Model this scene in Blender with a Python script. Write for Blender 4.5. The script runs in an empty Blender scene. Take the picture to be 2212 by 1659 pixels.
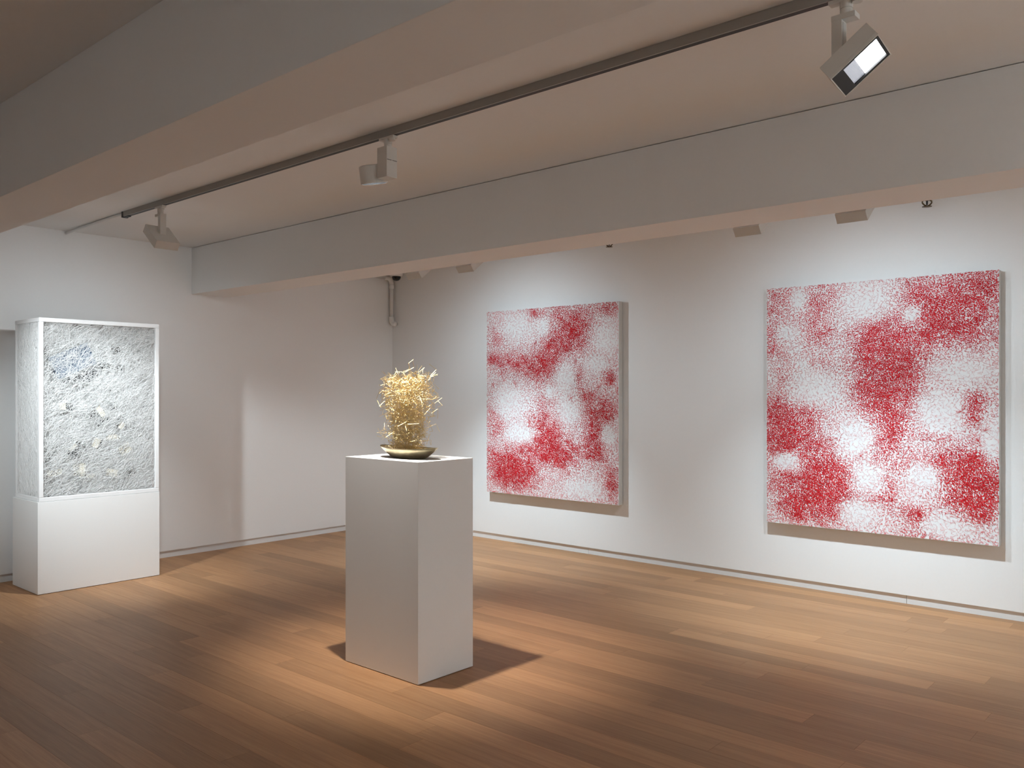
import bpy, bmesh, math, random
import numpy as np
from mathutils import Vector, Matrix, kdtree

# ------------------------------------------------------------------ camera, world, exposure
scene = bpy.context.scene
C = scene.collection
F_PX, YAW, HORIZON, EYE = 1839.05, 0.7243149, 846.05, 1.5
cam_data = bpy.data.cameras.new('camera')
cam_data.sensor_width = 36.0
cam_data.lens = 36.0 * F_PX / 2212.0
cam_data.shift_y = (HORIZON - 829.5) / 2212.0
cam_data.clip_start = 0.05
cam = bpy.data.objects.new('camera', cam_data)
cam.location = (0, 0, EYE)
cam.rotation_euler = (math.pi / 2, 0, YAW)
C.objects.link(cam)
scene.camera = cam

world = bpy.data.worlds.new('world')
scene.world = world
world.use_nodes = True
world.node_tree.nodes['Background'].inputs[0].default_value = (0.02, 0.02, 0.02, 1)
world.node_tree.nodes['Background'].inputs[1].default_value = 0.0

vs = scene.view_settings
vs.view_transform = 'Standard'
vs.look = 'None'
vs.exposure = 1.36
vs.gamma = 1.0
vs.use_curve_mapping = False
scene.cycles.max_bounces = 6
scene.cycles.diffuse_bounces = 5
scene.cycles.glossy_bounces = 3
scene.cycles.transmission_bounces = 2
scene.cycles.use_adaptive_sampling = True
scene.cycles.adaptive_threshold = 0.08
scene.cycles.sample_clamp_indirect = 8.0
scene.cycles.caustics_reflective = False

# lamp powers (W) and spread of every fitting, all in one place
LAMP = dict(wash=12.2, wash_corner=21.5, added_wash=7.0, end_flood=14.5, spot=118.0, side_flood=150.0, near_flood=130.0, added_rear=48.0)  # includes unseen lamps added to lift the ambient light
LOW_BEAM = 4.2                 # asymmetric wall washers throw this much more light at the foot of the wall
LAMP_COLOR = (0.90, 1.0, 1.05)
WASH_COLOR = (0.82, 1.0, 1.11)   # the wall washers are a touch cooler

# room dimensions (m)
XL, YW = -7.43, 6.346          # faces of the left and the right wall
XE, YN = 2.6, -2.6             # walls behind / beside the photographer
ZC = 2.83                      # ceiling
TRACK_Y, TRACK2_Y, TRACK3_Y = 2.82, 4.86, 0.78

# ------------------------------------------------------------------ materials
def new_mat(name):
    m = bpy.data.materials.new(name)
    m.use_nodes = True
    nt = m.node_tree
    return m, nt, nt.nodes['Principled BSDF']

def paint(name, col, rough=0.6, var=0.02, bump=0.0, scale=30.0, metallic=0.0, spec=0.4):
    m, nt, b = new_mat(name)
    b.inputs['Roughness'].default_value = rough
    b.inputs['Metallic'].default_value = metallic
    b.inputs['Specular IOR Level'].default_value = spec
    geo = nt.nodes.new('ShaderNodeNewGeometry')
    n = nt.nodes.new('ShaderNodeTexNoise')
    n.inputs['Scale'].default_value = scale
    n.inputs['Detail'].default_value = 3
    nt.links.new(geo.outputs['Position'], n.inputs['Vector'])
    r = nt.nodes.new('ShaderNodeMix'); r.data_type = 'RGBA'
    r.inputs['A'].default_value = (*[c * (1 - var) for c in col], 1)
    r.inputs['B'].default_value = (*[min(1, c * (1 + var)) for c in col], 1)
    nt.links.new(n.outputs['Fac'], r.inputs['Factor'])
    nt.links.new(r.outputs['Result'], b.inputs['Base Color'])
    if bump:
        bp = nt.nodes.new('ShaderNodeBump')
        bp.inputs['Strength'].default_value = bump
        bp.inputs['Distance'].default_value = 0.002
        nt.links.new(n.outputs['Fac'], bp.inputs['Height'])
        nt.links.new(bp.outputs['Normal'], b.inputs['Normal'])
    return m

def emit(name, col, strength):
    m, nt, b = new_mat(name)
    b.inputs['Base Color'].default_value = (0.8, 0.8, 0.8, 1)
    b.inputs['Emission Color'].default_value = (*col, 1)
    b.inputs['Emission Strength'].default_value = strength
    return m

def wood_mat():
    m, nt, b = new_mat('oak_floor')
    N = nt.nodes.new; L = nt.links.new
    geo = N('ShaderNodeNewGeometry'); info = N('ShaderNodeObjectInfo')
    off = N('ShaderNodeVectorMath'); off.operation = 'SCALE'
    comb = N('ShaderNodeCombineXYZ')
    L(info.outputs['Random'], comb.inputs['X']); L(info.outputs['Random'], comb.inputs['Z'])
    L(comb.outputs['Vector'], off.inputs['Vector']); off.inputs['Scale'].default_value = 37.0
    add = N('ShaderNodeVectorMath'); add.operation = 'ADD'
    L(geo.outputs['Position'], add.inputs[0]); L(off.outputs['Vector'], add.inputs[1])
    mp = N('ShaderNodeMapping'); mp.inputs['Scale'].default_value = (1.1, 30.0, 1.0)
    L(add.outputs['Vector'], mp.inputs['Vector'])
    n1 = N('ShaderNodeTexNoise'); n1.inputs['Scale'].default_value = 1.6
    n1.inputs['Detail'].default_value = 6; n1.inputs['Roughness'].default_value = 0.62
    n1.inputs['Distortion'].default_value = 0.7
    L(mp.outputs['Vector'], n1.inputs['Vector'])
    mp2 = N('ShaderNodeMapping'); mp2.inputs['Scale'].default_value = (9.0, 240.0, 1.0)
    L(add.outputs['Vector'], mp2.inputs['Vector'])
    n2 = N('ShaderNodeTexNoise'); n2.inputs['Scale'].default_value = 1.0; n2.inputs['Detail'].default_value = 3
    L(mp2.outputs['Vector'], n2.inputs['Vector'])
    cr = N('ShaderNodeValToRGB')
    cr.color_ramp.elements[0].position = 0.25; cr.color_ramp.elements[0].color = (0.345, 0.170, 0.077, 1)
    cr.color_ramp.elements[1].position = 0.75; cr.color_ramp.elements[1].color = (0.475, 0.262, 0.128, 1)
    L(n1.outputs['Fac'], cr.inputs['Fac'])
    tone = N('ShaderNodeMapRange'); tone.inputs['To Min'].default_value = 0.80; tone.inputs['To Max'].default_value = 1.16
    L(info.outputs['Random'], tone.inputs['Value'])
    fine = N('ShaderNodeMapRange'); fine.inputs['From Min'].default_value = 0.3; fine.inputs['From Max'].default_value = 0.7
    fine.inputs['To Min'].default_value = 0.93; fine.inputs['To Max'].default_value = 1.05
    L(n2.outputs['Fac'], fine.inputs['Value'])
    mul = N('ShaderNodeMath'); mul.operation = 'MULTIPLY'
    L(tone.outputs['Result'], mul.inputs[0]); L(fine.outputs['Result'], mul.inputs[1])
    sc = N('ShaderNodeVectorMath'); sc.operation = 'SCALE'
    L(cr.outputs['Color'], sc.inputs['Vector']); L(mul.outputs['Value'], sc.inputs['Scale'])
    L(sc.outputs['Vector'], b.inputs['Base Color'])
    b.inputs['Roughness'].default_value = 0.45
    b.inputs['Specular IOR Level'].default_value = 0.28
    bp = N('ShaderNodeBump'); bp.inputs['Strength'].default_value = 0.12; bp.inputs['Distance'].default_value = 0.001
    L(n2.outputs['Fac'], bp.inputs['Height']); L(bp.outputs['Normal'], b.inputs['Normal'])
    return m

def print_mat(name, paper, ink, scale, amount):
    """aged paper carrying a dark halftone-like print"""
    m, nt, b = new_mat(name)
    N = nt.nodes.new; L = nt.links.new
    tc = N('ShaderNodeTexCoord')
    n = N('ShaderNodeTexNoise'); n.inputs['Scale'].default_value = scale; n.inputs['Detail'].default_value = 4
    L(tc.outputs['Object'], n.inputs['Vector'])
    cr = N('ShaderNodeValToRGB')
    cr.color_ramp.elements[0].position = amount - 0.06; cr.color_ramp.elements[0].color = (*ink, 1)
    cr.color_ramp.elements[1].position = amount + 0.06; cr.color_ramp.elements[1].color = (*paper, 1)
    L(n.outputs['Fac'], cr.inputs['Fac'])
    L(cr.outputs['Color'], b.inputs['Base Color'])
    b.inputs['Roughness'].default_value = 0.8
    return m

M = {}
M['wall'] = paint('wall_paint', (0.86, 0.86, 0.855), 0.75, 0.012, 0.0, 60)
M['ceiling'] = paint('ceiling_paint', (0.84, 0.835, 0.825), 0.85, 0.012, 0.0, 50)
M['skirting'] = paint('skirting_paint', (0.78, 0.78, 0.775), 0.5, 0.01)
M['oak'] = wood_mat()
M['sub'] = paint('subfloor', (0.06, 0.038, 0.024), 0.9)
M['plinth'] = paint('plinth_paint', (0.85, 0.85, 0.84), 0.55, 0.012, 0.05, 90)
M['gap'] = paint('plinth_gap', (0.05, 0.045, 0.04), 0.9)
M['fitting'] = paint('lamp_white_powdercoat', (0.66, 0.64, 0.60), 0.5, 0.01)
M['black'] = paint('black_plastic', (0.012, 0.012, 0.013), 0.45, 0.05)
M['rail'] = paint('track_grey', (0.34, 0.325, 0.30), 0.45, 0.02)
M['pipe'] = paint('pipe_paint', (0.78, 0.775, 0.76), 0.45, 0.01)
M['dome'] = paint('dome_black', (0.008, 0.008, 0.009), 0.08, 0.0)
M['brass'] = paint('sprinkler_brass', (0.13, 0.095, 0.055), 0.4, 0.1, metallic=1.0)
M['gold'] = paint('gilded_wire', (0.86, 0.67, 0.34), 0.33, 0.08, scale=14, metallic=1.0)
M['bronze'] = paint('bronze_dish', (0.56, 0.47, 0.30), 0.36, 0.22, 0.25, 40, metallic=1.0)
M['canvas'] = paint('white_canvas', (0.82, 0.825, 0.825), 0.85, 0.015, 0.3, 400)
M['canvas_edge'] = paint('canvas_edge', (0.60, 0.58, 0.55), 0.85, 0.03, 0.3, 400)
M['thread_red'] = paint('red_thread', (0.80, 0.010, 0.022), 0.7, 0.15, scale=9)
M['thread_white'] = paint('white_thread', (0.905, 0.895, 0.88), 0.75, 0.02, scale=20)
M['wrap'] = paint('thread_wrapped_bar', (0.86, 0.855, 0.85), 0.8, 0.03, 0.9, 260)
M['lens'] = emit('lamp_glow', (0.93, 0.97, 1.0), 7.0)
M['lens_dim'] = emit('lamp_ribbed_glass', (0.70, 0.80, 1.0), 0.11)
M['lens_off'] = paint('lens_glass', (0.35, 0.36, 0.37), 0.15, 0.0)
M['page_dark'] = print_mat('printed_page', (0.50, 0.47, 0.40), (0.02, 0.02, 0.02), 55, 0.66)
M['page_mid'] = print_mat('text_page', (0.78, 0.74, 0.63), (0.09, 0.085, 0.08), 90, 0.47)
M['page_cream'] = paint('cream_paper', (0.86, 0.80, 0.66), 0.8, 0.03)
M['book_blue'] = paint('blue_grey_cover', (0.085, 0.13, 0.20), 0.6, 0.25, scale=18)
M['book_dark'] = paint('book_block', (0.035, 0.035, 0.038), 0.7, 0.2)

# ------------------------------------------------------------------ builders
def mesh_obj(name, verts, faces, mat, parent=None, smooth=False):
    me = bpy.data.meshes.new(name)
    me.from_pydata([tuple(v) for v in verts], [], faces)
    me.update()
    if smooth:
        me.polygons.foreach_set('use_smooth', [True] * len(me.polygons))
    me.materials.append(mat)
    o = bpy.data.objects.new(name, me)
    C.objects.link(o)
    if parent: o.parent = parent
    return o

def bm_obj(name, bm, mat, parent=None, smooth=False):
    me = bpy.data.meshes.new(name)
    bm.to_mesh(me); bm.free()
    if smooth:
        me.polygons.foreach_set('use_smooth', [True] * len(me.polygons))
    me.materials.append(mat)
    o = bpy.data.objects.new(name, me)
    C.objects.link(o)
    if parent: o.parent = parent
    return o

def add_box(bm, lo, hi, bevel=0.0, mat=None):
    lo, hi = Vector(lo), Vector(hi)
    r = bmesh.ops.create_cube(bm, size=1.0)
    vs_ = r['verts']
    for v in vs_:
        v.co = Vector([(lo[i] + hi[i]) / 2 + v.co[i] * (hi[i] - lo[i]) for i in range(3)])
    if bevel:
        es = list({e for v in vs_ for e in v.link_edges})
        res = bmesh.ops.bevel(bm, geom=es, offset=bevel, segments=2, affect='EDGES', profile=0.6)
        vs_ = list({v for f in res['faces'] for v in f.verts} | {v for v in vs_ if v.is_valid})
    if mat is not None:
        for v in {w for w in vs_ if w.is_valid}: v.co = mat @ v.co

def box(name, lo, hi, mat, parent=None, bevel=0.0, tf=None):
    bm = bmesh.new(); add_box(bm, lo, hi, bevel, tf)
    return bm_obj(name, bm, mat, parent)

def add_cyl(bm, p0, p1, r0, r1=None, seg=24, caps=True):
    r1 = r0 if r1 is None else r1
    p0, p1 = Vector(p0), Vector(p1)
    d = (p1 - p0)
    q = Vector((0, 0, 1)).rotation_difference(d.normalized())
    a = []; b_ = []
    for i in range(seg):
        t = 2 * math.pi * i / seg
        u = Vector((math.cos(t), math.sin(t), 0))
        a.append(bm.verts.new(p0 + q @ (u * r0))); b_.append(bm.verts.new(p1 + q @ (u * r1)))
    for i in range(seg):
        j = (i + 1) % seg
        bm.faces.new((a[i], a[j], b_[j], b_[i]))
    if caps:
        bm.faces.new(a[::-1]); bm.faces.new(b_)

def cyl(name, p0, p1, r0, mat, parent=None, r1=None, seg=24):
    bm = bmesh.new(); add_cyl(bm, p0, p1, r0, r1, seg)
    o = bm_obj(name, bm, mat, parent)
    return o

def tube(name, pts, r, mat, parent=None, seg=14):
    """round pipe along a polyline with mitred rings"""
    pts = [Vector(p) for p in pts]
    verts, faces = [], []
    up = None
    for i, p in enumerate(pts):
        d = ((pts[min(i + 1, len(pts) - 1)] - pts[max(i - 1, 0)])).normalized()
        if up is None:
            up = d.orthogonal().normalized()
        side = d.cross(up).normalized(); up = side.cross(d).normalized()
        for k in range(seg):
            t = 2 * math.pi * k / seg
            verts.append(p + (up * math.cos(t) + side * math.sin(t)) * r)
    for i in range(len(pts) - 1):
        for k in range(seg):
            a = i * seg + k; b_ = i * seg + (k + 1) % seg
            faces.append((a, b_, b_ + seg, a + seg))
    faces.append(tuple(range(seg))[::-1]); n = (len(pts) - 1) * seg
    faces.append(tuple(range(n, n + seg)))
    return mesh_obj(name, verts, faces, mat, parent, smooth=True)

def threads(name, P0, P1, w, mat, parent=None):
    """thousands of straight thread segments as slim three-sided prisms in one mesh"""
    P0 = np.asarray(P0, float); P1 = np.asarray(P1, float)
    n = len(P0); w = np.broadcast_to(np.asarray(w, float), (n,))
    d = P1 - P0; L = np.linalg.norm(d, axis=1, keepdims=True); L[L < 1e-9] = 1; d = d / L
    ref = np.where(np.abs(d[:, 2:3]) < 0.9, np.array([[0, 0, 1.0]]), np.array([[1.0, 0, 0]]))
    u = np.cross(d, ref); u /= np.linalg.norm(u, axis=1, keepdims=True)
    v = np.cross(d, u)
    V = np.empty((n, 6, 3))
    for k in range(3):
        t = 2 * math.pi * k / 3 + 0.5
        o = (u * math.cos(t) + v * math.sin(t)) * (w[:, None] * 0.5)
        V[:, k] = P0 + o; V[:, 3 + k] = P1 + o
    base = (np.arange(n) * 6)[:, None, None]
    quad = np.array([[0, 1, 4, 3], [1, 2, 5, 4], [2, 0, 3, 5]])[None]
    F = (base + quad).reshape(-1)
    me = bpy.data.meshes.new(name)
    me.vertices.add(n * 6); me.vertices.foreach_set('co', V.reshape(-1))
    me.loops.add(len(F)); me.loops.foreach_set('vertex_index', F.astype(np.int32))
    nf = n * 3
    me.polygons.add(nf)
    me.polygons.foreach_set('loop_start', (np.arange(nf) * 4).astype(np.int32))
    me.update(calc_edges=True)
    me.materials.append(mat)
    o = bpy.data.objects.new(name, me)
    C.objects.link(o)
    if parent: o.parent = parent
    o['kind'] = 'stuff'
    return o

def tag(o, label=None, cat=None, group=None, kind=None):
    if label: o['label'] = label
    if cat: o['category'] = cat
    if group: o['group'] = group
    if kind: o['kind'] = kind
    return o

def thing(name, label, cat, loc=(0, 0, 0), group=None):
    o = bpy.data.objects.new(name, None)
    o.empty_display_size = 0.1
    o.location = loc
    C.objects.link(o)
    return tag(o, label, cat, group)

def shift(o, loc):
    """mesh was written in world coordinates: move it under its thing's origin"""
    o.location = (-loc[0], -loc[1], -loc[2])
    return o

def spot_light(name, pos, target, power, angle, blend, radius, parent=None, color=LAMP_COLOR):
    ld = bpy.data.lights.new(name, 'SPOT')
    ld.energy = power; ld.spot_size = math.radians(angle); ld.spot_blend = blend
    ld.shadow_soft_size = radius; ld.color = color
    o = bpy.data.objects.new(name, ld)
    C.objects.link(o)
    d = Vector(target) - Vector(pos)
    o.rotation_euler = d.to_track_quat('-Z', 'Y').to_euler()
    o.location = pos
    if parent:
        o.parent = parent; o.matrix_parent_inverse = Matrix.Translation(-Vector(parent.location))
    return o

random.seed(11)
rng = np.random.default_rng(5)

# ------------------------------------------------------------------ the room
T = 0.16
GAPZ = 0.062
tag(box('wall_right', (XL - T, YW, GAPZ), (XE + T, YW + T, ZC), M['wall']), 'white painted wall carrying the two red canvases', 'wall', kind='structure')
tag(box('wall_left', (XL - T, YN - T, GAPZ), (XL, YW, ZC), M['wall']), 'white painted wall behind the white thread box', 'wall', kind='structure')
tag(box('wall_back', (XL, YN - T, 0), (XE, YN, ZC), M['wall']), 'white wall behind the photographer', 'wall', kind='structure')
tag(box('wall_side', (XE, YN - T, 0), (XE + T, YW, ZC), M['wall']), 'white wall beside the photographer', 'wall', kind='structure')
tag(box('ceiling', (XL - T, YN - T, ZC), (XE + T, YW + T, ZC + 0.12), M['ceiling']), 'flat white painted ceiling between deep beams', 'ceiling', kind='structure')
tag(box('ceiling_beam', (XL, 1.38, 2.40), (XE, 1.695, ZC), M['ceiling'], bevel=0.002), 'deep white ceiling beam nearer the doorway side of the room', 'beam', kind='structure')
tag(box('ceiling_beam', (XL, 3.93, 2.40), (XE, 4.30, ZC - 0.004), M['ceiling'], bevel=0.002), 'deep white ceiling beam running in front of the red canvases', 'beam', kind='structure')
# recessed skirtings, each made of boards
sk = tag(bpy.data.objects.new('baseboard_right', None), 'white recessed skirting below the red canvases', 'skirting', kind='structure'); C.objects.link(sk)
for x0, x1 in ((XL - 0.1, -4.687), (-4.684, -1.902), (-1.899, XE)):
    box('skirting_board', (x0, YW + 0.016, 0), (x1, YW + 0.04, GAPZ + 0.02), M['skirting'], sk)
sk = tag(bpy.data.objects.new('baseboard_left', None), 'white recessed skirting behind the white thread box', 'skirting', kind='structure'); C.objects.link(sk)
for y0, y1 in ((YN, 0.2), (0.203, 2.98), (2.983, YW + 0.016)):
    box('skirting_board', (XL - 0.04, y0, 0), (XL - 0.016, y1, GAPZ + 0.02), M['skirting'], sk)

# ------------------------------------------------------------------ floor of separate oak planks
floor = tag(box('floor', (XL - T, YN - T, -0.06), (XE + T, YW + T, -0.014), M['sub']), 'oak plank floor laid along the red canvas wall', 'floor', kind='structure')
unit = bpy.data.meshes.new('plank')
ub = bmesh.new(); add_box(ub, (0, 0, 0), (1, 1, 1)); ub.to_mesh(unit); ub.free()
unit.materials.append(M['oak'])
PW = 0.14
fyaw, ryaw = (-math.sin(YAW), math.cos(YAW)), (math.cos(YAW), math.sin(YAW))
def seen(x, y):
    f = fyaw[0] * x + fyaw[1] * y; r = ryaw[0] * x + ryaw[1] * y
    return f > 1.0 and abs(r / f) < 0.66 and f * 0.46 > 0.0 and EYE / f < 0.47
planks = []
k0 = int(math.floor((YN - 1.80) / PW)) - 1
prng = random.Random(4)
JOINTS = {0: (-4.575, -6.3), 1: (-3.2, -5.4), 2: (-3.54, -1.7), -2: (-3.71, -2.2)}
for k in range(k0, 200):
    y0 = 1.80 + k * PW; y1 = y0 + PW
    if y0 > YW + 0.03: break
    if y1 < YN: continue
    y1 = min(y1, YW + 0.03)
    xs = [XL - 0.03]
    x = XL - prng.uniform(0.2, 1.7)
    while True:
        x += prng.choice((1.2, 1.5, 1.82, 1.82, 2.1))
        if x > XE - 0.3: break
        if x > XL + 0.25: xs.append(x)
    xs.append(XE)
    for a, b_ in zip(xs[:-1], xs[1:]):
        vis = any(seen(a + (b_ - a) * t, y0 + PW / 2) for t in (0.02, 0.25, 0.5, 0.75, 0.98))
        planks.append((a, b_, y0, y1, vis))
rest = bmesh.new()
for a, b_, y0, y1, vis in planks:
    if vis:
        o = bpy.data.objects.new('plank', unit)
        C.objects.link(o)
        o.parent = floor
        o.location = (a + 0.0004, y0 + 0.0004, -0.0135)
        o.scale = (b_ - a - 0.0008, y1 - y0 - 0.0008, 0.0135)
    else:
        add_box(rest, (a + 0.0004, y0 + 0.0004, -0.0135), (b_ - 0.0004, y1 - 0.0004, 0))
bm_obj('plank_field', rest, M['oak'], floor)['kind'] = 'stuff'

# ------------------------------------------------------------------ red thread canvases
RED_A = [(1.08,1.56,0.142,0.115,1.0),(0.98,1.47,0.161,0.103,0.7),(0.79,1.29,0.133,0.105,0.85),(0.67,1.22,0.136,0.106,0.6),(0.42,1.29,0.228,0.081,0.8),(0.13,1.34,0.166,0.055,0.65),(0.63,1.76,0.085,0.053,0.8),(0.91,1.76,0.098,0.078,0.55),(1.19,1.7,0.094,0.076,0.6),(1.48,1.76,0.104,0.049,0.6),(0.13,1.54,0.074,0.069,0.6),(1.16,1.13,0.047,0.077,0.7),(1.5,1.14,0.067,0.062,0.7),(0.86,0.44,0.181,0.106,1.0),(0.78,0.62,0.151,0.106,0.8),(0.72,0.74,0.102,0.08,0.6),(0.96,0.4,0.146,0.079,0.7),(0.34,0.29,0.197,0.124,1.0),(0.23,0.2,0.146,0.098,0.8),(0.41,0.17,0.16,0.096,0.7),(1.33,0.59,0.092,0.14,0.8),(1.36,0.44,0.077,0.076,0.8),(1.32,0.82,0.122,0.127,0.6),(1.49,0.86,0.089,0.075,0.6),(1.53,0.18,0.089,0.113,0.65),(0.17,0.63,0.074,0.056,0.55),(1.12,0.48,0.095,0.039,0.6),(0.06,0.37,0.094,0.085,0.45),(0.06,0.75,0.075,0.112,0.4),(1.24,0.98,0.062,0.051,0.5),(0.76,0.93,0.067,0.08,0.35),(0.57,0.28,0.122,0.108,0.5),(1.4,0.7,0.091,0.076,0.5),(0.85,1.42,0.099,0.078,0.5),(0.55,0.44,0.139,0.081,0.45)]
VOID_A = [(0.4,1.64,0.193,0.108),(1.47,1.47,0.134,0.124),(0.3,0.92,0.18,0.151),(1.0,1.13,0.113,0.143),(1.05,0.82,0.112,0.104),(1.49,0.62,0.075,0.088),(1.21,0.11,0.187,0.077),(0.72,1.63,0.084,0.079),(0.43,0.6,0.176,0.082),(1.36,1.26,0.121,0.063),(0.81,1.0,0.067,0.053)]
RED_B = [(1.27,1.54,0.2,0.143,1.0),(1.39,1.65,0.172,0.141,0.75),(1.51,1.68,0.101,0.114,0.7),(1.12,1.7,0.086,0.093,0.6),(1.42,1.42,0.115,0.077,0.6),(1.15,1.38,0.086,0.079,0.7),(0.81,1.31,0.143,0.164,1.0),(0.89,1.37,0.116,0.122,0.8),(0.76,1.06,0.106,0.11,0.7),(0.88,0.9,0.141,0.122,0.85),(0.97,1.01,0.114,0.161,0.6),(1.02,1.12,0.088,0.12,0.6),(0.93,0.7,0.077,0.081,0.7),(0.81,1.49,0.105,0.068,0.5),(0.99,1.28,0.101,0.134,0.55),(0.15,0.76,0.164,0.145,0.9),(0.06,0.62,0.107,0.088,0.9),(0.24,0.66,0.132,0.086,0.7),(0.34,0.85,0.101,0.057,0.55),(0.04,0.86,0.077,0.088,0.6),(0.44,0.37,0.154,0.155,1.0),(0.34,0.19,0.185,0.114,0.85),(0.22,0.1,0.088,0.058,0.7),(0.13,0.35,0.12,0.116,0.5),(0.4,0.55,0.1,0.085,0.5),(0.58,0.38,0.11,0.083,0.6),(0.51,0.17,0.111,0.084,0.5),(0.38,1.65,0.086,0.129,0.65),(0.41,1.43,0.086,0.071,0.6),(0.09,1.65,0.091,0.088,0.45),(0.5,1.75,0.07,0.071,0.4),(0.44,1.22,0.057,0.071,0.4),(0.02,1.45,0.062,0.089,0.55),(0.02,1.33,0.062,0.044,0.5),(0.12,1.15,0.045,0.117,0.35),(0.12,1.77,0.121,0.088,0.3),(1.44,0.87,0.046,0.089,0.75),(1.48,0.96,0.057,0.051,0.6),(1.42,0.44,0.137,0.14,0.9),(1.52,0.41,0.09,0.101,0.8),(1.49,0.24,0.09,0.076,0.8),(1.36,0.29,0.093,0.102,0.6),(1.4,0.56,0.104,0.077,0.6),(1.22,0.7,0.072,0.033,0.6),(1.18,0.54,0.144,0.065,0.45),(0.92,0.34,0.032,0.081,0.5),(0.88,0.25,0.052,0.04,0.5),(1.07,0.16,0.087,0.046,0.75),(1.12,0.13,0.049,0.033,0.7),(1.08,0.02,0.123,0.053,0.4),(0.76,0.28,0.079,0.068,0.35),(0.81,0.6,0.117,0.082,0.4),(0.98,0.49,0.051,0.053,0.45)]
VOID_B = [(0.37,1.05,0.157,0.128),(0.68,0.66,0.108,0.138),(0.75,1.64,0.146,0.124),(1.25,0.88,0.13,0.13),(1.42,1.14,0.137,0.077),(1.06,1.55,0.05,0.053),(0.75,0.39,0.093,0.096),(1.13,0.43,0.086,0.079),(0.68,0.13,0.121,0.082),(1.55,0.7,0.056,0.113),(0.16,1.46,0.075,0.044),(0.15,0.48,0.105,0.058),(0.25,1.71,0.059,0.072),(1.27,0.1,0.142,0.065)]
CW, CH = 1.60, 1.81

def density(x, y, red, void, base):
    q = np.ones_like(x)
    for cx_, cy_, rx, ry, a in red:
        g = np.exp(-0.5 * (((x - cx_) / (rx * 0.88)) ** 2 + ((y - cy_) / (ry * 0.88)) ** 2))
        q *= 1 - 0.92 * a * g
    d = base + (1 - base) * (1 - q)
    for cx_, cy_, rx, ry in void:
        g = np.exp(-0.5 * ((((x - cx_) / (rx * 0.85)) ** 2 + ((y - cy_) / (ry * 0.85)) ** 2) ** 1.4))
        d *= 1 - 0.93 * g
    return np.clip(d, 0.0, 1.0)

def thread_canvas(label, x0, z0, red, void, base, seed):
    r = np.random.default_rng(seed)
    yf = YW - 0.073                                      # face of the canvas
    t = thing('thread_canvas', label, 'artwork', (x0 + CW / 2, YW, z0))
    loc = t.location
    shift(box('canvas_front', (x0, yf, z0), (x0 + CW, yf + 0.004, z0 + CH), M['canvas'], t), loc)
    shift(box('canvas_side', (x0 + 0.001, yf + 0.004, z0 + 0.001), (x0 + CW - 0.001, YW - 0.014, z0 + CH - 0.001), M['canvas_edge'], t), loc)
    for zz in (z0 + 0.3, z0 + CH - 0.3):
        shift(box('hanging_batten', (x0 + 0.15, YW - 0.014, zz - 0.02), (x0 + CW - 0.15, YW - 0.001, zz + 0.02), M['canvas_edge'], t), loc)
    # knots: thick where the red is dense, sparse in the white pools
    n = 480000
    px, py = r.uniform(0, CW, n), r.uniform(0, CH, n)
    d = density(px, py, red, void, base)
    wob = 0.16 * np.sin(px * 21 + 3 * np.sin(py * 15)) * np.sin(py * 17 + 2 * np.sin(px * 12)) + 0.16 * np.sin(px * 57 + 2.5 * np.sin(py * 49 + 1)) * np.sin(py * 61 + 2.5 * np.sin(px * 43))
    d = np.clip(d + wob * d, 0, 1)
    keep = r.uniform(0, 1, n) < (0.043 + 0.43 * d ** 1.6)
    px, py, d = px[keep], py[keep], d[keep]
    n = len(px)
    pz = r.uniform(0.0006, 0.0045, n)
    kd = kdtree.KDTree(n)
    for i in range(n): kd.insert((px[i], py[i], 0), i)
    kd.balance()
    A, B = [], []
    pick = r.integers(4, 8, n); pick2 = r.integers(2, 4, n)
    for i in range(n):
        nb = kd.find_n((px[i], py[i], 0), 8)
        for j in (1, int(pick2[i]), int(pick[i])):
            if j < len(nb):
                A.append(i); B.append(nb[j][1])
    A, B = np.array(A), np.array(B)
    sel = (A < B) | (r.uniform(0, 1, len(A)) < 0.35)
    A, B = A[sel], B[sel]
    w = 0.00036 + 0.0032 * np.minimum(1, (d[A] + d[B]) * 0.54) ** 1.6
    P0 = np.stack([px[A], pz[A], py[A]], 1); P1 = np.stack([px[B], pz[B], py[B]], 1)
    # radiating hubs and longer strands pulled across the web
    hubs0, hubs1, hw = [], [], []
    idx = r.choice(n, 110, p=d ** 1.2 / (d ** 1.2).sum())
    for i in idx:
        m = r.integers(8, 18)
        ang = r.uniform(0, 6.283, m); ln = r.uniform(0.015, 0.055, m)
        ex = np.clip(px[i] + ln * np.cos(ang), 0.002, CW - 0.002); ey = np.clip(py[i] + ln * np.sin(ang), 0.002, CH - 0.002)
        for a_, b_ in zip(ex, ey):
            hubs0.append((px[i], 0.005, py[i])); hubs1.append((a_, 0.003, b_)); hw.append(0.0011)
    for i in r.choice(n, 1500):
        ang = r.normal(-0.5, 0.7); ln = r.uniform(0.02, 0.07)
        a_ = np.clip(px[i] + ln * math.cos(ang), 0.002, CW - 0.002); b_ = np.clip(py[i] + ln * math.sin(ang), 0.002, CH - 0.002)
        hubs0.append((px[i], 0.004, py[i])); hubs1.append((a_, 0.004, b_)); hw.append(0.0005 + 0.0009 * d[i])
    P0 = np.vstack([P0, hubs0]); P1 = np.vstack([P1, hubs1]); w = np.concatenate([w, hw])
    for P in (P0, P1):
        P[:, 0] += x0; P[:, 1] = yf - P[:, 1]; P[:, 2] += z0
    shift(threads('red_thread_web', P0, P1, w, M['thread_red'], t), loc)
    return t

thread_canvas('red thread canvas hanging beside the wall corner and its white pipe', -5.888, 0.492, RED_A, VOID_A, 0.30, 1)
thread_canvas('red thread canvas hanging far from the corner, under two floodlights', -2.902, 0.488, RED_B, VOID_B, 0.28, 2)

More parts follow.
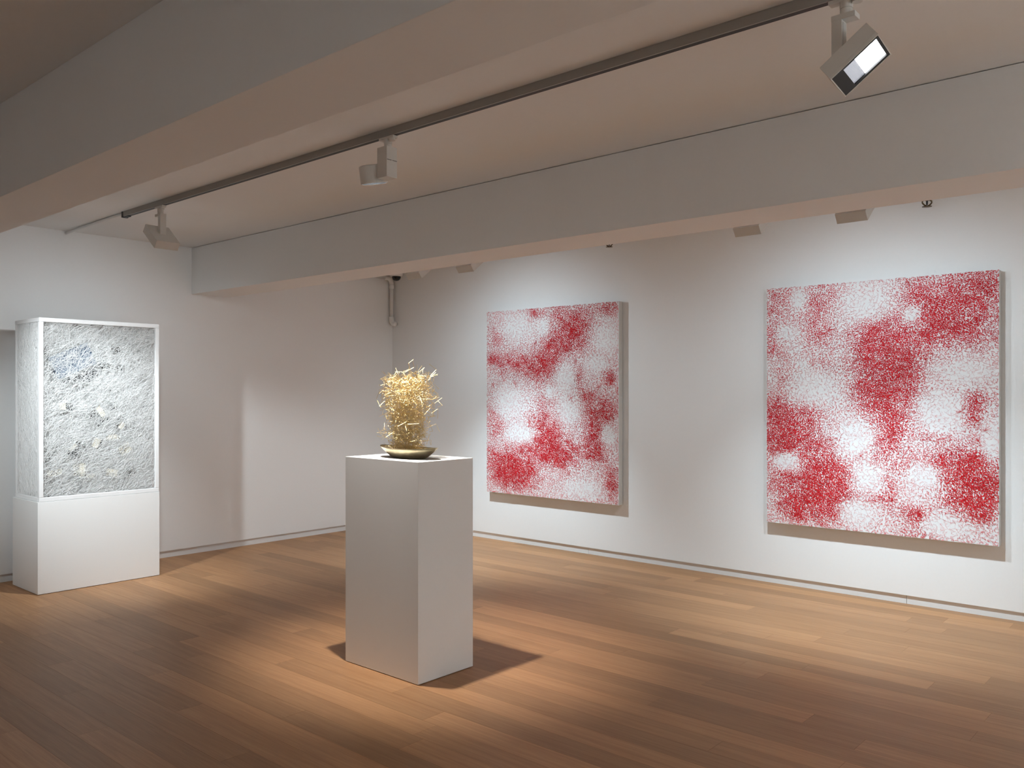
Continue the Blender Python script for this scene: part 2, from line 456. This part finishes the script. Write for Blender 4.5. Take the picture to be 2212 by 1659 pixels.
# ------------------------------------------------------------------ pedestal and gilded wire sculpture
def plinth(name, label, lo, hi):
    base = ((lo[0] + hi[0]) / 2, (lo[1] + hi[1]) / 2, 0)
    t = thing(name, label, 'plinth', base)
    shift(box('body', (lo[0], lo[1], 0.0035), hi, M['plinth'], t, bevel=0.0012), base)
    shift(box('foot', (lo[0] + 0.008, lo[1] + 0.008, 0), (hi[0] - 0.008, hi[1] - 0.008, 0.0035), M['gap'], t), base)
    return t
plinth('pedestal', 'tall white pedestal standing free on the oak floor under the gilded wire sculpture', (-3.834, 2.935, 0), (-3.236, 3.336, 1.139))

SC = (-3.495, 3.10, 1.139)
sculpture = thing('wire_sculpture', 'column of tangled gilded wire rising from a bronze boat-shaped dish', 'sculpture', SC)
# dish
def dish(parent):
    nph, nr = 64, 14
    LX, LY, H = 0.222, 0.098, 0.055
    verts, faces = [], []
    def pt(r, ph, inner):
        c_, s_ = math.cos(ph), math.sin(ph)
        prof = max(0.0, (r - 0.56) / 0.44)
        z = H * prof ** 1.15 * (1 + 0.16 * abs(c_) ** 3 * prof)
        sx = LX - (0.004 if inner else 0); sy = LY - (0.004 if inner else 0)
        return (sx * r * c_, sy * r * math.copysign(abs(s_) ** 1.25, s_), z + (0.004 if inner and r < 0.995 else 0) + 0.0005)
    for inner in (False, True):
        for i in range(nr + 1):
            for k in range(nph):
                verts.append(pt(max(0.02, i / nr), 2 * math.pi * k / nph, inner))
    st = (nr + 1) * nph
    for sh in (0, 1):
        for i in range(nr):
            for k in range(nph):
                a = sh * st + i * nph + k; b_ = sh * st + i * nph + (k + 1) % nph
                f = (a, b_, b_ + nph, a + nph)
                faces.append(f[::-1] if sh == 0 else f)
        cap = tuple(sh * st + k for k in range(nph))
        faces.append(cap if sh == 1 else cap[::-1])
    for k in range(nph):
        a = nr * nph + k; b_ = nr * nph + (k + 1) % nph
        faces.append((a, b_, b_ + st, a + st))
    return mesh_obj('dish', verts, faces, M['bronze'], parent, smooth=True)
dish(sculpture)
# the tangle: bent gilded wires
def wire_chain(r, cx_, cy_, cz_, lo=0.022, hi=0.05, n=3):
    p = np.array([cx_, cy_, cz_]); pts = [p]
    d = r.normal(size=3); d /= np.linalg.norm(d)
    for k in range(n):
        p = p + d * r.uniform(lo, hi)
        pts.append(p)
        d2 = r.normal(size=3); d2 -= d * (d2 @ d) * 0.6; d = d2 / np.linalg.norm(d2)
    return pts
r = np.random.default_rng(21)
A, B = [], []
def radius_at(h):
    if h < 0.05: return 1.22 - 5.0 * h * 0.6
    if h < 0.24: return 0.98
    return 1.10 + 0.30 * math.sin((h - 0.22) / 0.2 * math.pi * 0.75)
count = 0
while count < 2000:
    h = r.uniform(0.012, 0.425)
    rr = radius_at(h)
    a = r.uniform(0, 6.283); q = math.sqrt(r.uniform(0, 1))
    x = 0.112 * rr * q * math.cos(a) - 0.012; y = 0.070 * rr * q * math.sin(a)
    ch = wire_chain(r, x, y, h + 0.02, n=int(r.integers(1, 4)))
    ok = all((p[0] / 0.165) ** 2 + (p[1] / 0.115) ** 2 < (1.0 if p[2] > 0.075 else 0.62) * (1.4 if p[2] > 0.22 else 1) and p[2] < 0.475 and p[2] > 0.012 for p in ch)
    if not ok: continue
    count += 1
    for p, q_ in zip(ch[:-1], ch[1:]): A.append(p); B.append(q_)
threads('wire_tangle', A, B, 0.0019, M['gold'], sculpture)
# loose wires standing clear of the mass, one by one
made = 0
while made < 130:
    h = r.uniform(0.10, 0.46)
    a = r.uniform(0, 6.283)
    k = 1.2 if h > 0.22 else 0.95
    x = 0.145 * k * math.cos(a) - 0.01; y = 0.10 * k * math.sin(a)
    ch = wire_chain(r, x, y, h, 0.035, 0.065, int(r.integers(1, 4)))
    if any(p[2] < 0.07 or p[2] > 0.52 or (p[0] / 0.215) ** 2 + (p[1] / 0.165) ** 2 > 1.0 for p in ch): continue
    made += 1
    o = threads('gilded_wire', ch[:-1], ch[1:], 0.0021, M['gold'], sculpture)
    del o['kind']
for k in range(34):                                     # a crown of wires on top
    x, y = r.normal(-0.005, 0.06), r.normal(0, 0.04)
    ch = wire_chain(r, x, y, r.uniform(0.43, 0.47), 0.035, 0.06, int(r.integers(1, 3)))
    o = threads('gilded_wire', ch[:-1], ch[1:], 0.0021, M['gold'], sculpture)
    del o['kind']

# ------------------------------------------------------------------ white thread box on its plinth
plinth('low_plinth', 'low wide white plinth carrying the white thread box', (-7.280, 2.380, 0), (-6.766, 3.301, 0.683))
BX0, BX1, BY0, BY1, BZ0, BZ1 = -7.256, -6.770, 2.390, 3.300, 0.6845, 2.049
bloc = ((BX0 + BX1) / 2, (BY0 + BY1) / 2, BZ0)
tbox = thing('thread_box', 'tall frame wound full of white thread with pages caught inside', 'artwork', bloc)
bw = 0.031
def bar(lo, hi): shift(box('frame_bar', lo, hi, M['wrap'], tbox, bevel=0.004), bloc)
for x in (BX0, BX1 - bw):
    for y in (BY0, BY1 - bw):
        bar((x, y, BZ0 + bw), (x + bw, y + bw, BZ1 - bw))
    for z in (BZ0, BZ1 - bw):
        bar((x, BY0, z), (x + bw, BY1, z + bw))
for y in (BY0, BY1 - bw):
    for z in (BZ0, BZ1 - bw):
        bar((BX0 + bw, y, z), (BX1 - bw, y + bw, z + bw))
def web(name, o, eu, ev, en, lu, lv, count, depth, wid, amean, aspread, seed, lmin=0.03, lmax=0.16):
    """threads criss-crossing one face: origin o, in-plane axes eu, ev, inward axis en"""
    r = np.random.default_rng(seed)
    o, eu, ev, en = map(np.array, (o, eu, ev, en))
    u, v = r.uniform(0.0, lu, count), r.uniform(0.0, lv, count)
    ang = r.normal(amean, aspread, count); ln = r.uniform(lmin, lmax, count) * 0.5
    z0_, z1_ = depth * r.uniform(0, 1, count) ** 1.6, depth * r.uniform(0, 1, count) ** 1.6
    def P(s, zz):
        uu = np.clip(u + s * ln * np.cos(ang), 0, lu); vv = np.clip(v + s * ln * np.sin(ang), 0, lv)
        return o + uu[:, None] * eu + vv[:, None] * ev + zz[:, None] * en
    shift(threads(name, P(-1, z0_), P(1, z1_), r.uniform(0.7, 1.25, count) * wid, M['thread_white'], tbox), bloc)
hx, hy, hz = (1, 0, 0), (0, 1, 0), (0, 0, 1)
nx, ny, nz = (-1, 0, 0), (0, -1, 0), (0, 0, -1)
iy, iz, ix = BY1 - BY0 - 2 * bw, BZ1 - BZ0 - 2 * bw, BX1 - BX0 - 2 * bw
web('thread_web', (BX1 - 0.004, BY0 + bw, BZ0 + bw), hy, hz, nx, iy, iz, 7000, 0.016, 0.0014, 0.75, 0.75, 31)
web('thread_web', (BX1 - 0.055, BY0 + bw, BZ0 + bw), hy, hz, nx, iy, iz, 17500, 0.09, 0.0015, 0.75, 0.8, 37)
web('thread_web', (BX0 + 0.004, BY0 + bw, BZ0 + bw), hy, hz, hx, iy, iz, 12000, 0.03, 0.0015, 0.7, 0.9, 32)
web('thread_web', (BX0 + bw, BY0 + 0.003, BZ0 + bw), hx, hz, hy, ix, iz, 11500, 0.02, 0.0018, 1.85, 0.4, 33)
web('thread_web', (BX0 + bw, BY1 - 0.003, BZ0 + bw), hx, hz, ny, ix, iz, 5600, 0.03, 0.0014, 0.9, 0.8, 34)
web('thread_web', (BX0 + bw, BY0 + bw, BZ1 - 0.004), hx, hy, nz, ix, iy, 2600, 0.02, 0.0012, 0.8, 0.9, 35)
# threads crossing the inside
r = np.random.default_rng(36)
n = 14000
P0 = np.stack([r.uniform(BX0 + bw, BX1 - 0.05, n), r.uniform(BY0 + bw, BY1 - bw, n), r.uniform(BZ0 + 0.01, BZ1 - 0.04, n)], 1)
P1 = np.clip(P0 + r.normal(0, 0.16, (n, 3)), (BX0 + bw, BY0 + bw, BZ0 + 0.01), (BX1 - 0.05, BY1 - bw, BZ1 - 0.03))
shift(threads('thread_fill', P0, P1, 0.0012, M['thread_white'], tbox), bloc)

# pages and a book held in the threads: each its own thing
def sheet(name, label, y, z, w, h, rot, mat, x=-6.800, tilt=0.12, curl=0.15, fold=None, group=None, cat='page'):
    """thin curled sheet (1 mm) in the plane facing the room; fold = cream turned-back part (u0,v0,u1,v1)"""
    t = thing(name, label, cat, (x, y, z), group)
    def strip(nm, u0, v0, u1, v1, m, dx):
        nu = 9
        vs_, fs = [], []
        for s in (0, 1):
            for i in range(nu):
                u = u0 + (u1 - u0) * i / (nu - 1)
                for v in (v0, v1):
                    bend = curl * w * ((u - 0.5) ** 2 - 0.1)
                    vs_.append((dx + bend - 0.001 * s, (u - 0.5) * w, (v - 0.5) * h))
        k = 2 * nu
        for i in range(nu - 1):
            a = 2 * i
            fs.append((a, a + 2, a + 3, a + 1)); fs.append((k + a, k + a + 1, k + a + 3, k + a + 2))
            fs.append((a, k + a, k + a + 2, a + 2)); fs.append((a + 1, a + 3, k + a + 3, k + a + 1))
        fs.append((0, 1, k + 1, k)); e = 2 * (nu - 1)
        fs.append((e, k + e, k + e + 1, e + 1))
        return mesh_obj(nm, vs_, fs, m, t)
    strip('sheet', 0, 0, 1, 1, mat, 0)
    if fold: strip('turned_corner', *fold, M['page_cream'], 0.003)
    t.rotation_euler = (math.radians(rot), 0, tilt)
    return t
G = 'loose pages held in the white thread'
D_, T_ = M['page_dark'], M['page_mid']
sheet('loose_page', 'small dark page above and right of the blue book, topmost in the threads', 2.961, 1.837, 0.083, 0.045, -14, D_, group=G)
sheet('loose_page', 'dark page touching the right corner of the blue book', 2.878, 1.706, 0.085, 0.062, -26, D_, group=G)
sheet('loose_page', 'small speckled dark scrap right of the page at the book corner', 2.998, 1.692, 0.056, 0.042, -20, D_, group=G)
sheet('loose_page', 'tiny dark scrap just under the left end of the blue book', 2.499, 1.53, 0.026, 0.028, 10, D_, group=G)
sheet('loose_page', 'thin dark page seen edge-on below the blue book', 2.919, 1.518, 0.012, 0.062, 3, D_, group=G)
sheet('loose_page', 'small page half cream half dark below the left of the blue book', 2.588, 1.386, 0.105, 0.058, -3, D_, fold=(0, 0.08, 0.5, 1), group=G)
sheet('loose_page', 'small dark page beside the top of the large tilted page', 2.943, 1.387, 0.08, 0.054, 18, D_, group=G)
sheet('loose_page', 'large tilted dark page with a cream turned corner and ruled border', 2.836, 1.303, 0.105, 0.142, 36, D_, fold=(0.62, 0.38, 1, 1), group=G)
sheet('loose_page', 'tilted dark page with a cream corner right of the large page', 3.002, 1.258, 0.078, 0.088, -42, D_, fold=(0.55, 0, 1, 0.6), group=G)
sheet('loose_page', 'flat cream page folded like a roof under the tilted pages', 2.939, 1.135, 0.12, 0.03, 2, T_, fold=(0.2, 0.4, 0.8, 1.4), group=G)
sheet('loose_page', 'page with dark left end and cream middle, left of the roof-folded page', 2.806, 1.106, 0.11, 0.075, -27, D_, fold=(0.34, 0, 0.8, 1), group=G)
sheet('loose_page', 'long slanted grey page low in the box with a pale upper edge', 2.664, 1.051, 0.13, 0.09, 40, D_, fold=(0.2, 0.75, 0.75, 1), group=G)
sheet('loose_page', 'cream and grey page hanging below and right of the roof-folded page', 3.033, 1.043, 0.10, 0.075, 30, T_, fold=(0.45, 0, 1, 0.45), group=G)
sheet('loose_page', 'faint grey page near the bottom left of the thread box', 2.51, 0.891, 0.11, 0.043, 9, T_, group=G)
sheet('loose_page', 'curved cream page standing near the bottom of the box', 2.685, 0.905, 0.10, 0.085, 4, T_, fold=(0.55, 0, 0.9, 1), curl=0.5, group=G)
sheet('loose_page', 'flat printed leaf lying under the curved cream page', 2.745, 0.852, 0.13, 0.028, -4, T_, group=G)
sheet('loose_page', 'pale folded page with grey print near the bottom middle', 2.931, 0.862, 0.10, 0.06, -14, T_, fold=(0.1, 0.45, 0.95, 0.95), group=G)
sheet('loose_page', 'small curled grey page near the bottom right of the thread box', 3.076, 0.85, 0.095, 0.055, 32, D_, curl=0.5, group=G)
bk = thing('book', 'blue-grey covered book floating high in the white threads', 'book', (-6.812, 2.64, 1.735))
bb = 0.011
box('cover', (0.012, -0.155, -0.088), (0.017, 0.155, 0.088), M['book_blue'], bk, bevel=0.001)
box('cover', (-0.017, -0.155, -0.088), (-0.012, 0.155, 0.088), M['book_blue'], bk, bevel=0.001)
box('page_block', (-0.012, -0.150, -0.084), (0.012, 0.150, 0.084), M['book_dark'], bk)
bk.rotation_euler = (math.radians(24), 0, 0.06)
nb = thing('dark_notebook', 'dark notebook leaning under the blue-grey book', 'book', (-6.795, 2.70, 1.605))
mesh_obj('cover', [(0, -0.18, -0.05), (0, 0.085, -0.036), (0, 0.125, 0.05), (0, 0.09, 0.075), (-0.018, -0.18, -0.05), (-0.018, 0.085, -0.036), (-0.018, 0.125, 0.05), (-0.018, 0.09, 0.075)],
         [(0, 1, 2, 3), (7, 6, 5, 4), (0, 4, 5, 1), (1, 5, 6, 2), (2, 6, 7, 3), (3, 7, 4, 0)], M['book_dark'], nb)
mesh_obj('page_block', [(-0.002, -0.172, -0.043), (-0.002, 0.086, 0.064), (-0.016, 0.086, 0.064), (-0.016, -0.172, -0.043), (-0.002, -0.160, -0.041), (-0.002, 0.086, 0.058), (-0.016, 0.086, 0.058), (-0.016, -0.160, -0.041)],
         [(0, 1, 2, 3), (4, 7, 6, 5), (0, 4, 5, 1), (2, 6, 7, 3)], M['canvas_edge'], nb)

# ------------------------------------------------------------------ lighting tracks
def track(label, x0, x1, y, cap):
    t = thing('lighting_track', label, 'track', ((x0 + x1) / 2, y, ZC - 0.038))
    loc = t.location
    zb = ZC - 0.038
    bm = bmesh.new()
    add_box(bm, (x0, y - 0.018, zb), (x1, y - 0.0105, ZC - 0.0005))
    add_box(bm, (x0, y + 0.0162, zb + 0.002), (x1, y + 0.018, ZC - 0.0005))
    add_box(bm, (x0, y - 0.0105, ZC - 0.012), (x1, y + 0.0162, ZC - 0.0005))
    shift(bm_obj('rail', bm, M['rail'], t), loc)
    shift(box('slot', (x0, y - 0.0105, zb + 0.001), (x1, y + 0.0162, zb + 0.012), M['black'], t), loc)
    if cap:
        shift(box('end_cap', (x0 - 0.016, y - 0.021, zb - 0.006), (x0 + 0.006, y + 0.021, ZC - 0.0005), M['black'], t, bevel=0.001), loc)
        shift(box('cap_tab', (x0 + 0.006, y - 0.013, zb - 0.006), (x0 + 0.07, y + 0.013, zb - 0.001), M['black'], t), loc)
    return t
track('grey ceiling lighting track with a black end cap, running along the oak planks', -6.315, XE - 0.2, TRACK_Y, True)
track('lighting track on the ceiling hidden behind the beam', -6.6, XE - 0.2, TRACK2_Y, True)
track('lighting track on the ceiling nearest the doorway side', -6.6, XE - 0.2, TRACK3_Y, True)
ZT = ZC - 0.038                                         # underside of a track

def adapter(t, x, y, loc):
    ad = shift(box('track_adapter', (x - 0.055, y - 0.016, ZT - 0.014), (x + 0.055, y + 0.016, ZT), M['fitting'], t, bevel=0.003), loc)
    bm = bmesh.new()
    add_cyl(bm, (x, y, ZT - 0.036), (x, y, ZT - 0.012), 0.0205, 0.0205, 28)
    add_cyl(bm, (x, y, ZT - 0.056), (x, y, ZT - 0.0365), 0.0195, 0.0195, 28)
    shift(bm_obj('swivel_collar', bm, M['fitting'], t), loc)
    cyl('lock_knob', (x + 0.038, y - 0.006, ZT - 0.026), (x + 0.038, y - 0.006, ZT - 0.014), 0.016, M['fitting'], ad)

def flood(label, x, y, e, head, tall, across, key, on=True, aim=None, angle=95, blend=1.0, roll=0.0, washer=False, low_aim=None, low_angle=60, low_gain=1.0):
    """box floodlight: hangs at (x,y) on a track, throws light towards horizontal direction e and down"""
    loc = (x, y, ZT)
    t = thing('floodlight', label, 'lamp', loc, 'box floodlights on the ceiling tracks')
    adapter(t, x, y, loc)
    ex = Vector((e[0], e[1], 0)).normalized(); ax = Vector((-ex.y, ex.x, 0))
    # bracket: a block under the collar and a flat arm on the back side
    hc = Vector(head)
    armx = Vector((x, y, 0)) - ex * 0.016
    R3 = Matrix((ex, ax, Vector((0, 0, 1)))).transposed().to_4x4()
    shift(box('bracket', (-0.0416, -0.0226, ZT - 0.074), (0.036, 0.0226, ZT - 0.056), M['fitting'], t, bevel=0.0015,
              tf=Matrix.Translation((x, y, 0)) @ R3), loc)
    zl = hc.z - 0.005
    shift(box('arm', (-0.041, -0.022, zl), (-0.007, 0.022, ZT - 0.073), M['fitting'], t, bevel=0.0015,
              tf=Matrix.Translation((x, y, 0)) @ R3), loc)
    shift(box('cable_channel', (-0.007, -0.012, zl + 0.02), (-0.0055, 0.012, ZT - 0.08), M['canvas_edge'], t,
              tf=Matrix.Translation((x, y, 0)) @ R3), loc)
    n = (ex * 0.62 + Vector((0, 0, -0.785))).normalized()     # light direction
    up = ax.cross(n).normalized()
    if up.z < 0: up = -up
    axx = up.cross(n)                                          # across
    if roll:
        rq = Matrix.Rotation(roll, 3, n); axx, up = rq @ axx, rq @ up
    H = Matrix((axx, up, n)).transposed().to_4x4(); H.translation = hc
    th = 0.060; hx_, hy_ = across / 2, tall / 2
    bm = bmesh.new()
    add_box(bm, (-hx_, -hy_, -th / 2), (hx_, hy_, th / 2 - 0.012), 0.0015, H)
    for lo, hi in (((-hx_, -hy_, th / 2 - 0.012), (-hx_ + 0.003, hy_, th / 2)), ((hx_ - 0.003, -hy_, th / 2 - 0.012), (hx_, hy_, th / 2)),
                   ((-hx_ + 0.003, -hy_, th / 2 - 0.012), (hx_ - 0.003, -hy_ + 0.003, th / 2)), ((-hx_ + 0.003, hy_ - 0.003, th / 2 - 0.012), (hx_ - 0.003, hy_, th / 2))):
        add_box(bm, lo, hi, 0, H)
    hd = shift(bm_obj('housing', bm, M['fitting'], t), loc)
    zf = th / 2 - 0.0115
    lx0, lx1, ly0, ly1 = -hx_ + 0.016, hx_ - 0.016, -hy_ + 0.045, hy_ - 0.012
    bm = bmesh.new()
    for lo, hi in (((-hx_ + 0.003, -hy_ + 0.003, zf), (hx_ - 0.003, ly0, zf + 0.010)), ((-hx_ + 0.003, ly1, zf), (hx_ - 0.003, hy_ - 0.003, zf + 0.010)),
                   ((-hx_ + 0.003, ly0, zf), (lx0, ly1, zf + 0.010)), ((lx1, ly0, zf), (hx_ - 0.003, ly1, zf + 0.010))):
        add_box(bm, lo, hi, 0, H)
    bm_obj('bezel', bm, M['black'], hd)
    ym = ly0 + (ly1 - ly0) * 0.36
    if on:
        box('lens', (lx0, ym, zf), (lx1, ly1, zf + 0.004), M['lens'], hd, tf=H)
        dim = M['lens_dim']
    else:
        box('lens', (lx0, ym, zf), (lx1, ly1, zf + 0.004), M['lens_off'], hd, tf=H)
        dim = M['lens_off']
    bm = bmesh.new(); k = 13; stp = (ym - ly0) / k
    for i in range(k):
        add_box(bm, (lx0, ly0 + i * stp, zf), (lx1, ly0 + (i + 0.72) * stp, zf + 0.005), 0, H)
    bm_obj('ribbed_glass', bm, dim, hd)
    if on:
        src = H @ Vector((0, 0.02, th / 2 + 0.02))
        tgt = Vector(aim) if aim is not None else src + n
        if washer:                                             # asymmetric lens: a broad beam and a stronger low one
            for nm, dep, ang, pw in (('broad_beam', 50, 144, 1.0), ('low_beam', 69, 76, LOW_BEAM)):
                dv = ex * math.cos(math.radians(dep)) + Vector((0, 0, -math.sin(math.radians(dep))))
                spot_light(nm, src, src + dv, LAMP[key] * pw, ang, 1.0, 0.035, t, WASH_COLOR)
        else:
            spot_light('floodlight_beam', src, tgt, LAMP[key], angle, blend, 0.045, t)
            if low_aim is not None:
                spot_light('low_beam', src, low_aim, LAMP[key] * low_gain, low_angle, 1.0, 0.045, t)
    return t

flood('white box floodlight hanging by the black end cap of the grey track', -5.765, TRACK_Y, (-1, 0), (-5.75, TRACK_Y, 2.572), 0.214, 0.167, 'end_flood', low_aim=(-6.78, 2.80, 0.62), low_angle=66, low_gain=2.75, aim=(-6.80, 2.78, 1.2), angle=150)
flood('white box floodlight on the grey track with glowing lens and black bezel in view', -1.03, TRACK_Y, (1, 0), (-1.0, TRACK_Y, 2.578), 0.182, 0.165, 'side_flood', aim=(2.6, TRACK_Y, 1.0), angle=82, roll=-0.10)
flood('white box floodlight below the beam beside the larger sprinkler', -1.72, TRACK2_Y, (0, 1), (-1.72, TRACK2_Y, 2.528), 0.20, 0.168, 'wash', washer=True)
flood('white box floodlight below the beam, next along from the one by the sprinkler', -2.34, TRACK2_Y, (0, 1), (-2.34, TRACK2_Y, 2.528), 0.20, 0.168, 'wash', washer=True)
flood('white box floodlight below the beam above the canvas near the corner', -4.73, TRACK2_Y, (0, 1), (-4.73, TRACK2_Y, 2.528), 0.20, 0.168, 'wash', on=False)
flood('white box floodlight below the beam beside the black dome camera', -5.33, TRACK2_Y, (0, 1), (-5.33, TRACK2_Y, 2.528), 0.20, 0.168, 'wash_corner', washer=True)
flood('white box floodlight on the hidden near track turned to the thread box', -5.37, TRACK3_Y, (-0.5, 0.866), (-5.365, TRACK3_Y + 0.04, 2.58), 0.20, 0.168, 'near_flood', aim=(-7.35, 4.35, 0.35), angle=57)
flood('unseen white box floodlight added on the near track, turned to the far side wall', 0.6, TRACK3_Y, (1, 0), (0.62, TRACK3_Y, 2.575), 0.20, 0.168, 'added_rear', aim=(XE, TRACK3_Y, 1.3), angle=110)  # added lamp out of view, raises the ambient light off the side wall

flood('unseen white box floodlight added on the near track, turned to the wall behind', -0.5, TRACK3_Y, (0, -1), (-0.5, TRACK3_Y, 2.575), 0.20, 0.168, 'added_rear', aim=(-1.2, YN, 1.0), angle=115)  # added out of view to bounce light off the back wall
flood('unseen white box floodlight added behind the beam past the canvas far from the corner', 1.1, TRACK2_Y, (0, 1), (1.1, TRACK2_Y, 2.528), 0.20, 0.168, 'added_wash', washer=True)  # extra washer added out of frame, its wall bounce fills the room
flood('unseen white box floodlight added behind the beam, last on its track', 1.8, TRACK2_Y, (0, 1), (1.8, TRACK2_Y, 2.528), 0.20, 0.168, 'added_wash', washer=True)  # second washer added out of frame for more bounce
flood('unseen white box floodlight added on the grey track, turned to the side wall', 0.9, TRACK_Y, (1, 0), (0.93, TRACK_Y, 2.578), 0.20, 0.168, 'side_flood', aim=(2.6, 3.1, 1.1), angle=100)  # unseen flood added to brighten the middle bay by bounce

def cylinder_spot(label, x, y):
    loc = (x, y, ZT)
    t = thing('spotlight', label, 'lamp', loc)
    adapter(t, x, y, loc)
    z0, z1 = 2.583, 2.738
    db = shift(box('driver_box', (x - 0.045, y - 0.034, z0), (x + 0.030, y + 0.034, z1), M['fitting'], t, bevel=0.002), loc)
    bm = bmesh.new()
    for a, b_ in ((-0.032, -0.003), (0.003, 0.032)):
        add_box(bm, (x + 0.0300, y + a, 2.668), (x + 0.0308, y + b_, 2.6705))
    bm_obj('vent_slit', bm, M['gap'], db)
    src = Vector((x - 0.122, y + 0.004, 2.625))
    tgt = Vector((-3.525, 3.13, 1.139))
    d = (tgt - src).normalized()
    top, bot = src - d * 0.045, src + d * 0.048
    q = Vector((0, 0, 1)).rotation_difference(d)
    # hollow can: outer wall, rim, dark baffle inside
    seg, R0, R1 = 40, 0.070, 0.064
    verts, faces = [], []
    rings = [(top, 0.060), (top + d * 0.004, R0 - 0.001), (top + d * 0.008, R0), (bot, R0), (bot, R1), (bot - d * 0.034, R1)]
    for p, rr in rings:
        for k in range(seg):
            a = 2 * math.pi * k / seg
            verts.append(p + q @ Vector((rr * math.cos(a), rr * math.sin(a), 0)))
    for i in range(len(rings) - 1):
        for k in range(seg):
            a = i * seg + k; b_ = i * seg + (k + 1) % seg
            faces.append((a, b_, b_ + seg, a + seg)[::-1])
    faces.append(tuple(range(seg)))
    can = shift(mesh_obj('can', verts, faces, M['fitting'], t), loc)
    bm = bmesh.new(); add_cyl(bm, bot - d * 0.030, bot - d * 0.0005, 0.0625, 0.0635, 40, caps=False)
    add_cyl(bm, bot - d * 0.0305, bot - d * 0.030, 0.0625, 0.0625, 40)
    bm_obj('baffle', bm, M['black'], can)
    bm = bmesh.new(); add_cyl(bm, bot - d * 0.029, bot - d * 0.022, 0.056, 0.056, 40)
    bm_obj('lens', bm, M['lens'], can)
    shift(cyl('pivot', src, src + Vector((0.085, 0, 0)), 0.02, M['fitting'], t), loc)
    spot_light('spotlight_beam', bot + d * 0.01, tgt, LAMP['spot'], 60, 1.0, 0.03, t, (1.0, 0.97, 0.92))
    return t
cylinder_spot('white can spotlight with a tall driver box above the pedestal', -3.335, TRACK_Y)

# ------------------------------------------------------------------ conduit, corner pipe, dome camera, sprinklers
o = tube('conduit', [(XL + 0.004, TRACK_Y + 0.01, ZC - 0.02), (-6.9, TRACK_Y + 0.005, ZC - 0.012), (-6.52, TRACK_Y, ZC - 0.012), (-6.332, TRACK_Y, ZC - 0.014)], 0.0105, M['pipe'])
tag(o, 'thin white conduit between the track end cap and the wall', 'conduit')
pp = thing('corner_pipe', 'white painted pipe dropping down the wall corner with an elbow', 'pipe', (-7.375, 6.30, 2.26))
ploc = pp.location
px_, py_ = -7.385, 6.295
tp = [(px_ - 0.01, 4.32, 2.785), (px_ - 0.005, 5.6, 2.785), (px_, py_ - 0.10, 2.78)]
shift(tube('wall_run', tp, 0.021, M['pipe'], pp), ploc)
el = [(px_, py_ - 0.10, 2.78)]
for k in range(1, 8):
    a = k / 7 * math.pi / 2
    el.append((px_, py_ - 0.07 + 0.07 * math.sin(a), 2.71 + 0.07 * math.cos(a)))
shift(tube('elbow', el, 0.026, M['pipe'], pp), ploc)
shift(tube('drop', [(px_, py_, 2.72), (px_, py_, 2.34)], 0.0205, M['pipe'], pp), ploc)
el = [(px_, py_, 2.345)]
for k in range(0, 9):
    a = k / 8 * math.pi / 2
    el.append((px_ + 0.055 - 0.055 * math.cos(a), py_, 2.315 - 0.055 * math.sin(a)))
el.append((px_ + 0.075, py_, 2.26))
shift(tube('elbow', el, 0.027, M['pipe'], pp), ploc)
shift(cyl('coupling', (px_, py_, 2.70), (px_, py_, 2.66), 0.027, M['pipe'], pp), ploc)

dc = thing('dome_camera', 'white ceiling dome camera with a black lens bubble by the wall corner', 'camera', (-7.18, 6.19, ZC))
def lathe(name, prof, mat, parent, seg=32):
    verts, faces = [], []
    for r_, z in prof:
        for k in range(seg):
            a = 2 * math.pi * k / seg
            verts.append((r_ * math.cos(a), r_ * math.sin(a), z))
    for i in range(len(prof) - 1):
        for k in range(seg):
            a = i * seg + k; b_ = i * seg + (k + 1) % seg
            faces.append((a, b_, b_ + seg, a + seg)[::-1])
    faces.append(tuple(range(seg))); n = (len(prof) - 1) * seg
    faces.append(tuple(range(n, n + seg))[::-1])
    return mesh_obj(name, verts, faces, mat, parent, smooth=True)
lathe('base', [(0.072, -0.0005), (0.074, -0.01), (0.074, -0.035), (0.068, -0.052), (0.050, -0.06)], M['pipe'], dc)
lathe('bubble', [(0.050, -0.058), (0.049, -0.072), (0.044, -0.086), (0.034, -0.098), (0.020, -0.106), (0.004, -0.109)], M['dome'], dc)

def sprinkler(label, x, y, s=1.0):
    t = thing('sprinkler', label, 'sprinkler', (x, y, ZC), 'brass ceiling sprinklers')
    lathe('escutcheon', [(0.030 * s, -0.0005), (0.030 * s, -0.004), (0.012 * s, -0.010)], M['brass'], t, 24)
    lathe('body', [(0.010 * s, -0.008), (0.010 * s, -0.026), (0.006 * s, -0.03)], M['brass'], t, 20)
    for sg in (-1, 1):
        pts = [(sg * 0.010 * s, 0, -0.022), (sg * 0.021 * s, 0, -0.03), (sg * 0.021 * s, 0, -0.043), (sg * 0.013 * s, 0, -0.056), (sg * 0.003 * s, 0, -0.064)]
        a = tube('frame_arm', pts, 0.0034 * s, M['brass'], t, 8); a.rotation_euler = (0, 0, YAW)
    lathe('bulb', [(0.0035 * s, -0.028), (0.004 * s, -0.044), (0.003 * s, -0.058)], M['black'], t, 12)
    lathe('deflector', [(0.006 * s, -0.062), (0.021 * s, -0.067), (0.021 * s, -0.069), (0.005 * s, -0.070)], M['brass'], t, 24)
sprinkler('brass sprinkler on the ceiling in front of the canvas far from the corner', -1.728, 6.225, 1.5)
sprinkler('brass sprinkler on the ceiling in front of the canvas beside the corner', -4.283, 6.12, 1.4)
